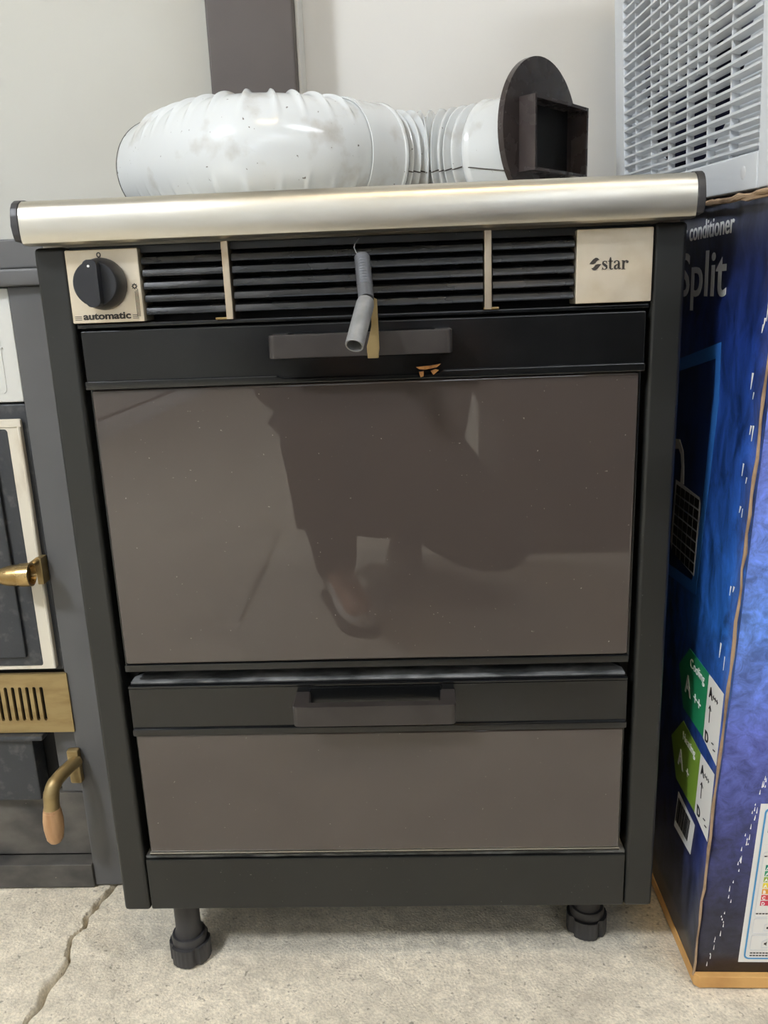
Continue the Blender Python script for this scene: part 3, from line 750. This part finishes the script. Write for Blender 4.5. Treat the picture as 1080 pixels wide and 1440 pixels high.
lp(b, [(.0790, .1930), (.0210, .1885), (.0285, .1450), (.0860, .1415)], .0004)
b.link('label_paper', m_label, CT, smooth=False)
LV2 = (0, .08, 1)
b = B(); d = .0006
for s_, y, z, sz, xs_, bo in (('Cooling', .0650, .3615, .0150, .95, .0), ('A', .0765, .3255, .0320, .85, .0006), ('++', .0490, .3255, .0210, 1.0, .0),
                          ('Heating', .0740, .2660, .0142, .95, .0), ('A', .0850, .2275, .0310, .85, .0006), ('+', .0575, .2280, .0200, 1.0, .0)):
    b = B(); text(b, s_, (xl(z) - d, y, z), LU, LV2, sz, xs_, bo); b.link('lettering', m_white, CT, smooth=False)
b = B()
for y0, z0 in ((.0040, .3560), (.0120, .2600)):
    text(b, 'A', (xl(z0) - d, y0, z0), LU, LV2, .0170, .8, .0004); b.link('lettering', m_black, CT, smooth=False); b = B(); text(b, '+++', (xl(z0) - d, y0 - .0100, z0 + .001), LU, LV2, .0105, .80, .0)
    b.link('lettering', m_black, CT, smooth=False); b = B(); yb = y0 + .0005; lp(b, [(yb - .0045, z0 - .0280), (yb - .0055, z0 - .0280), (yb - .0055, z0 - .0090), (yb - .0045, z0 - .0090)], .0004, d)
    lp(b, [(yb - .0015, z0 - .0130), (yb - .0050, z0 - .0080), (yb - .0090, z0 - .0130), (yb - .0084, z0 - .0136), (yb - .0050, z0 - .0096), (yb - .0022, z0 - .0136)], .0004, d)
    b.link('arrow_print', m_black, CT, smooth=False); b = B()
    text(b, 'D', (xl(z0) - d, y0 + .0040, z0 - .0530), LU, LV2, .0170, .8, .0004)
    b.link('lettering', m_black, CT, smooth=False); b = B()
    for q_ in (0, .005): lp(b, [(y0 - .015 - q_, z0 - .0450 - q_), (y0 - .0205 - q_, z0 - .0440 - q_), (y0 - .0205 - q_, z0 - .0452 - q_), (y0 - .015 - q_, z0 - .0462 - q_)], .0004, d)
b.link('lettering', m_black, CT, smooth=False); b = B()
random.seed(3); u = .0
while u < .040:
    wd = random.choice((.0007, .0011, .0018)); y0 = .0755 - u
    lp(b, [(y0, .1870 - u * .05), (y0 - wd, .1870 - u * .05), (y0 - wd + .0058, .1525 + u * .04), (y0 + .0058, .1525 + u * .04)], .0003, d); u += wd + random.choice((.0008, .0013))
b.link('barcode', m_black, CT, smooth=False)['kind'] = 'stuff'
# scuffs where the print has worn white
b = B()
random.seed(21)
for z in (.635, .64, .60, .595, .565, .562, .68, .672, .73, .735, .74, .48, .486, .40, .408):
    y0 = ef(z) + random.uniform(.012, .03); l_ = random.uniform(.006, .018)
    lp(b, [(y0, z), (y0 - .001, z), (y0 - .002 - random.uniform(0, .003), z + l_), (y0 - .001, z + l_)], .0002)
for kk in range(40):
    z = random.uniform(.02, .30); x = BX0 + .012 + .022 * (z / .3) + random.uniform(-.003, .003); l_ = random.uniform(.002, .008)
    b.prism([(x, z), (x + .0009, z), (x + .0006, z + l_)], (0, ef(z) - .0008, 0), FX, (0, -.094, 1), (0, .0006, 0))
b.link('scuffs', m_white, CT, smooth=False)['kind'] = 'stuff'
# energy label on the front
FV = (0, -.094, 1)
FU = (1, -.0156, 0)
def fp(b, pts, d=.0004, th=.0003): return b.prism(pts, (0, -.004 + .35 * .0156 - d, 0), FU, FV, (0, th, 0))
lb = B(); fp(lb, [(.3975, .0310), (.5050, .0310), (.5050, .2490), (.3975, .2490)]); lb = lb.link('energy_label', m_label, CT, smooth=False, label='white energy label with coloured rating bars')
b = B()
plate(b, rrect(.4025, .5000, .0360, .2440, .006), [rrect(.4042, .4983, .0377, .2423, .005)], (0, -.004 + .35 * .0156 - .0007, 0), FU, FV, .0003)
b.link('label_border', m_cyan, lb, smooth=False)
b = B()
for a_ in ((.4075, .4950, .0970, .1870), (.4075, .4500, .0735, .0955), (.4075, .4500, .0490, .0715)):
    plate(b, rrect(*a_, .003), [rrect(a_[0] + .0006, a_[1] - .0006, a_[2] + .0006, a_[3] - .0006, .0025)], (0, -.004 + .35 * .0156 - .0007, 0), FU, FV, .0003)
for z in (.0770, .0525):
    h = [(.4200, z), (.4360, z), (.4360, z + .009), (.4280, z + .015), (.4200, z + .009)]
    plate(b, h, [[(.4207, z + .0007), (.4353, z + .0007), (.4353, z + .0086), (.4280, z + .0141), (.4207, z + .0086)]], (0, -.004 + .35 * .0156 - .0007, 0), FU, FV, .0003)
fp(b, [(.4085, .1960), (.4950, .1960), (.4950, .1967), (.4085, .1967)], .0007)
b.link('pictogram_lines', m_grey, lb, smooth=False)
b = B(); fp(b, [(.4085, .2120), (.4950, .2120), (.4950, .2360), (.4085, .2360)], .0007); b.link('label_flag', m_navy, lb, smooth=False)
bars = [((20, 130, 110), 'A+++', .012), ((40, 150, 110), 'A++', .016), ((150, 180, 70), 'A+', .020), ((238, 216, 60), 'A', .024), ((224, 160, 60), 'B', .028), ((210, 70, 70), 'C', .032), ((206, 50, 80), 'D', .036)]
for i, (c, s_, w_) in enumerate(bars):
    z1 = .1690 - .0082 * i
    b = B(); fp(b, [(.4120, z1 - .0066), (.4120 + w_, z1 - .0066), (.4150 + w_, z1 - .0033), (.4120 + w_, z1), (.4120, z1)], .0007)
    o = b.link('rating_bar', M('rating_ink', c, 0.5), lb, smooth=False)
b = B()
for i, (c, s_, w_) in enumerate(bars): text(b, s_, (.4128, -.004 + .35 * .0156 - .4128 * .0156 - .094 * (.1690 - .0082 * i - .0056) - .0008, .1690 - .0082 * i - .0056), FU, FV, .0058, .9, .0001)
b.link('lettering', m_white, lb, smooth=False)
b = B()
for i, (z, n_) in enumerate(((.0440, 9), (.0402, 7), (.1010, 8), (.1800, 5))):
    for q_ in range(n_): fp(b, [(.4090 + .0034 * q_, z), (.4116 + .0034 * q_, z), (.4116 + .0034 * q_, z + .0014), (.4090 + .0034 * q_, z + .0014)], .0007)
for z in (.0800, .0570):
    fp(b, [(.4228, z), (.4243, z), (.4255, z - .002), (.4255, z + .0045), (.4243, z + .0025), (.4228, z + .0025)], .0007)
b.link('small_print', m_ink, lb, smooth=False)['kind'] = 'stuff'

# ------------------------------------------------------------------ air conditioner outdoor unit on the carton
AC = thing('outdoor_unit', 'white air conditioner outdoor unit with fan grille standing on the blue carton', 'air conditioner', (.3465, -.0740, .8478), rot=Euler((math.radians(2.6), math.radians(-3.4), math.radians(1.9)), 'XYZ'))
AL, AH, AW = .47, .405, .62
gy0, gy1, gz0, gz1 = .043, .432, .030, .372
b = B()
b.box(0, .012, 0, gy0, 0, AH, .003); b.box(0, .012, gy1, AL, 0, AH, .003); b.box(0, .012, gy0, gy1, 0, gz0, .002); b.box(0, .012, gy0, gy1, gz1, AH, .002)
b.link('front_frame', m_acw, AC)
b = B(); b.box(.0125, AW, 0, .006, 0, AH); b.box(.0125, AW, AL - .006, AL, 0, AH); b.box(.0125, AW, .006, AL - .006, AH - .006, AH); b.box(.0125, AW, .006, AL - .006, 0, .006); b.box(AW, AW + .006, 0, AL, 0, AH)
b.link('casing', m_acw, AC, smooth=False)
b = B(); fc = (.232, .190)
# wall around the fan opening, seen from -x: U = -y, V = z
plate(b, [(-gy1, gz0), (-gy0, gz0), (-gy0, gz1), (-gy1, gz1)], [[(-fc[0] + .158 * math.cos(2 * math.pi * k_ / 64), fc[1] + .158 * math.sin(2 * math.pi * k_ / 64)) for k_ in range(64)]], (.0125, 0, 0), (0, -1, 0), (0, 0, 1), .002)
b.link('fan_surround', m_acw, AC, smooth=False)
B().lathe([(.158, 0), (.162, 0), (.162, .11), (.158, .12)], (.0135, fc[0], fc[1]), (1, 0, 0), 56, True).link('fan_shroud', m_acd, AC)
fn = B().lathe([(0, 0), (.040, .002), (.048, .010), (.048, .06), (0, .06)], (.050, fc[0], fc[1]), (1, 0, 0), 36).link('fan_hub', m_acb, AC)
for i in range(3):
    a0 = 2 * math.pi * i / 3 + .5; b = B(); t = bmesh.new(); vv = []
    for j in range(7):
        for k_ in range(5):
            r = .046 + (.150 - .046) * k_ / 4; a = a0 + (j / 6 - .5) * 1.25 + .35 * k_ / 4
            vv.append(t.verts.new((.060 + .045 * j / 6, fc[0] + r * math.cos(a), fc[1] + r * math.sin(a))))
    for j in range(6):
        for k_ in range(4): t.faces.new((vv[j * 5 + k_], vv[(j + 1) * 5 + k_], vv[(j + 1) * 5 + k_ + 1], vv[j * 5 + k_ + 1]))
    bmesh.ops.solidify(t, geom=t.faces[:], thickness=.002); b.merge(t); b.link('fan_blade', m_acb, fn)
B().box(.150, .155, gy0, gy1, gz0, gz1).link('rear_coil', m_acd, AC, smooth=False)
z = gz0 + .004; proto = None
pr_ = [(.0004, 0.0), (.0085, -.0026), (.0088, -.0012), (.0035, .0018), (.0004, .0022)]
while z < gz1 - .002:
    if proto is None:
        proto = B().prism(pr_, (0, gy0 + .0005, 0), (1, 0, 0), (0, 0, 1), (0, gy1 - gy0 - .001, 0)).link('grille_slat', m_acw, AC, smooth=False); proto.location.z = z
    else:
        o = proto.copy(); COL.objects.link(o); o.parent = AC; o.location = (0, 0, z)
    z += .0104
for y in (.108, .162, .217, .273, .333, .392):
    B().box(.0030, .0100, y - .0016, y + .0016, gz0, gz1).link('grille_rib', m_acw, AC, smooth=False)
for y in (.190, .245, .302):
    B().box(.0032, .0100, y - .0016, y + .0016, .115, .265).link('grille_rib', m_acw, AC, smooth=False)
B().lathe([(0, .0005), (.0042, .0005), (.0058, 0), (.0058, -.002), (0, -.002)], (.0, .070, .0150), (-1, 0, 0), 24).link('screw', m_grey, AC)

# ------------------------------------------------------------------ the crouching photographer (seen mirrored in the glass door)
def skin_obj(name, verts, edges, radii, mat, root=0, parent=None, levels=2):
    o_ = off(parent) if parent else Vector((0, 0, 0))
    me = bpy.data.meshes.new(name); me.from_pydata([Vector(v) - o_ for v in verts], edges, []); me.update()
    o = mesh_obj(name, me, mat, parent, False)
    o.modifiers.new('skin', 'SKIN').use_smooth_shade = True
    me.skin_vertices.new() if not me.skin_vertices else None
    for i, r in enumerate(radii):
        sv = me.skin_vertices[0].data[i]; r = r if isinstance(r, tuple) else (r, r); sv.radius = r; sv.use_root = (i == root)
    s = o.modifiers.new('sub', 'SUBSURF'); s.levels = levels; s.render_levels = levels
    return o

V_, E_, R_ = [], [], []
def vtx(p, r, link_to=None):
    V_.append(p); R_.append(r)
    if link_to is not None: E_.append((link_to, len(V_) - 1))
    return len(V_) - 1
J = dict(pel=(-.03, -1.46, .34), wai=(-.04, -1.40, .50), che=(-.03, -1.30, .72), nec=(.02, -1.23, .93), hd0=(.04, -1.195, 1.005), hd1=(.045, -1.185, 1.065), hd2=(.045, -1.20, 1.13),
         hL=(-.13, -1.44, .34), kL=(-.17, -1.06, .47), aL=(-.165, -1.25, .10), fL=(-.085, -1.02, .045),
         hR=(.08, -1.44, .33), kR=(.305, -1.20, .125), aR=(.01, -1.60, .13), fR=(-.005, -1.42, .05),
         sL=(-.21, -1.26, .80), eL=(-.25, -1.05, .58), wL=(-.045, -.865, .690), sR=(.20, -1.26, .79), eR=(.29, -1.06, .56), wR=(.150, -.865, .690))
i_p = vtx(J['pel'], .10); i_w = vtx(J['wai'], (.13, .10), i_p); i_c = vtx(J['che'], (.14, .10), i_w); i_n = vtx(J['nec'], .046, i_c)
i_h0 = vtx(J['hd0'], (.052, .062), i_n); i_h1 = vtx(J['hd1'], (.074, .088), i_h0); i_h2 = vtx(J['hd2'], (.060, .072), i_h1)
for s in 'LR':
    a = vtx(J['h' + s], .08, i_p); k_ = vtx(J['k' + s], .055, a); n_ = vtx(J['a' + s], .038, k_); vtx(J['f' + s], .034, n_)
    a = vtx(J['s' + s], .055, i_c); e_ = vtx(J['e' + s], .042, a); w_ = vtx(J['w' + s], .027, e_)
    W = Vector(J['w' + s]); sg = 1 if s == 'L' else -1
    pm = vtx(tuple(W + Vector((sg * .012, .022, .035))), .026, w_); PMv = Vector(V_[pm])
    for q_ in range(4):       # fingers wrap around the side of the phone
        base = PMv + Vector((sg * .006, .006 - .004 * q_, .012 + .014 * (q_ - 1.0)))
        f1 = vtx(tuple(base + Vector((sg * .012, .012, .004))), .0092, pm); f2 = vtx(tuple(base + Vector((sg * .026, .014 - .002 * abs(q_ - 1), .006))), .0085, f1)
        vtx(tuple(base + Vector((sg * (.034 + .003 * (q_ in (1, 2))), .006, .006))), .0078, f2)
    t1 = vtx(tuple(PMv + Vector((sg * .004, -.016, .018))), .0105, pm); vtx(tuple(PMv + Vector((sg * .020, -.020, .036))), .0088, t1)
body = skin_obj('person', V_, E_, R_, m_skin)
tag(body, 'crouching person in dark clothes and grey shoes photographing the heater, mirrored in its glass door', 'person')
ROOT[body.name] = Vector((0, 0, 0))
# clothes
jv = [J['pel'], J['wai'], J['che'], (.015, -1.24, .86), J['sL'], J['eL'], (-.085, -.915, .670), J['sR'], J['eR'], (.185, -.915, .670), (-.06, -1.32, .30)]
skin_obj('jacket', jv, [(0, 1), (1, 2), (2, 3), (2, 4), (4, 5), (5, 6), (2, 7), (7, 8), (8, 9), (0, 10)], [(.25, .19), (.24, .17), (.23, .16), .085, .105, .10, .05, .11, .11, .05, (.24, .15)], m_jacket, 0, body)
tvv = [J['pel'], J['hL'], J['kL'], (-.165, -1.235, .16), J['hR'], J['kR'], (.03, -1.57, .15), (-.165, -1.262, .045), (.014, -1.625, .115)]
skin_obj('trousers', tvv, [(0, 1), (1, 2), (2, 3), (0, 4), (4, 5), (5, 6), (3, 7), (6, 8)], [.16, .15, .11, .062, .13, .105, .07, .060, .060], m_trous, 0, body)
def shoe(heel, toe, zl):
    h, t_ = Vector(heel), Vector(toe); d = (t_ - h); L2 = d.length; d.normalize(); sd = Vector((0, 0, 1)).cross(d).normalized(); upv = d.cross(sd)
    b = B(); t = bmesh.new(); rings = []
    for u, wd, ht in ((0, .018, .05), (.04, .033, .085), (.2, .036, .095), (.38, .037, .088), (.55, .044, .062), (.75, .049, .050), (.9, .043, .042), (.98, .026, .032), (1.0, .008, .022)):
        c = h + d * (L2 * u); rr = []
        for k_ in range(14):
            a = 2 * math.pi * k_ / 14; x = math.cos(a) * wd; z = (math.sin(a) + 1) / 2 * ht + .016
            rr.append(t.verts.new(c + sd * x + upv * z))
        rings.append(rr)
    for A, C in zip(rings, rings[1:]):
        for k_ in range(14): t.faces.new((A[k_], C[k_], C[(k_ + 1) % 14], A[(k_ + 1) % 14]))
    t.faces.new(rings[0]); t.faces.new(rings[-1][::-1]); b.merge(t)
    o = b.link('shoe', m_shoe, body)
    outl = [(L2 * u, wd) for u, wd in ((0, .03), (.1, .036), (.4, .038), (.6, .046), (.78, .050), (.92, .042), (1.0, .016))]
    poly = [(x, y) for x, y in outl] + [(x, -y) for x, y in outl[::-1]]
    B().prism(poly, h, d, sd, upv * .022, .004, 1).link('sole', m_sole, o)
shoe((-.185, -1.300, .001), (-.075, -1.015, .001), 0)
shoe((.045, -1.640, .100), (-.002, -1.395, .002), 0)
b = B(); hc = Vector((.045, -1.205, 1.085))
t = bmesh.new(); bmesh.ops.create_uvsphere(t, u_segments=24, v_segments=16, radius=1.0)
for v in t.verts: v.co = Vector((v.co.x * .088, v.co.y * .100 - .012, v.co.z * .095 + .022))
bmesh.ops.delete(t, geom=[v for v in t.verts if v.co.y > .028 and v.co.z < .072 or v.co.z < -.045], context='VERTS')
for v in t.verts: v.co += hc
b.merge(t); hr = b.link('hair', m_hair, body); hr.modifiers.new('t', 'SOLIDIFY').thickness = .008
for s in (-1, 1):
    B().lathe([(0, -.010), (.006, -.007), (.0085, 0), (.006, .007), (0, .010)], (.045 + s * .030, -1.112, 1.066), (0, 1, 0), 16).link('eye', m_white, body)
    B().lathe([(0, 0), (.005, 0), (.005, .0012), (0, .0012)], (.045 + s * .030, -1.1015, 1.066), (0, 1, 0), 14).link('iris', m_hair, body)
    B().tube(catmull([(.045 + s * .046, -1.112, 1.083), (.045 + s * .030, -1.104, 1.088), (.045 + s * .016, -1.108, 1.085)], 4), .003, 8).link('eyebrow', m_hair, body)
    B().tube(catmull([(.045 + s * .079, -1.20, 1.085), (.045 + s * .088, -1.212, 1.082), (.045 + s * .088, -1.212, 1.050), (.045 + s * .078, -1.200, 1.035)], 5), .008, 8).link('ear', m_skin, body)
B().tube([(.045, -1.112, 1.070), (.045, -1.099, 1.050), (.045, -1.090, 1.036), (.045, -1.104, 1.030)], [.006, .008, .012, .007], 10).link('nose', m_skin, body)
B().tube([(.021, -1.116, 1.006), (.045, -1.104, 1.007), (.069, -1.116, 1.006)], [.002, .006, .002], 8).link('mouth', M('lips', (176, 110, 98), .5), body)
# phone in the hands
ph = thing('phone', 'black phone held upright in both hands of the crouching person', 'phone', (.050, -.800, .745))
B().prism(rrect(-.038, .038, -.078, .078, .010), (.058, -.797, .712), (1, 0, 0), (0, .10, 1), (0, -.008, .0), .0015).link('phone_body', m_phone, ph)
B().prism(rrect(-.015, .015, -.015, .015, .005), (.042, -.7945, .768), (1, 0, 0), (0, .10, 1), (0, -.002, 0), .0005).link('lens_block', m_cap, ph)

# dark cabinet behind the photographer, mirrored on the right of the glass
cb = thing('dark_cabinet', 'dark brown two door cabinet behind the photographer, mirrored at the glass right side', 'cabinet', (.95, -2.05, 0))
m_cab = M('dark_brown_laminate', (50, 44, 42), 0.6)
B().box(.30, 1.55, -2.40, -1.63, .04, 1.25, .004).box(.33, 1.52, -2.38, -1.66, 0, .04).link('cabinet_body', m_cab, cb)
for x0, x1, hx in ((.31, .922, .89), (.928, 1.54, .96)):
    o = B().box(x0, x1, -1.629, -1.612, .05, 1.24, .003).link('cabinet_door', m_cab, cb)
    B().box(hx - .006, hx + .006, -1.612, -1.590, .62, .74, .003).link('pull', m_steel, o)
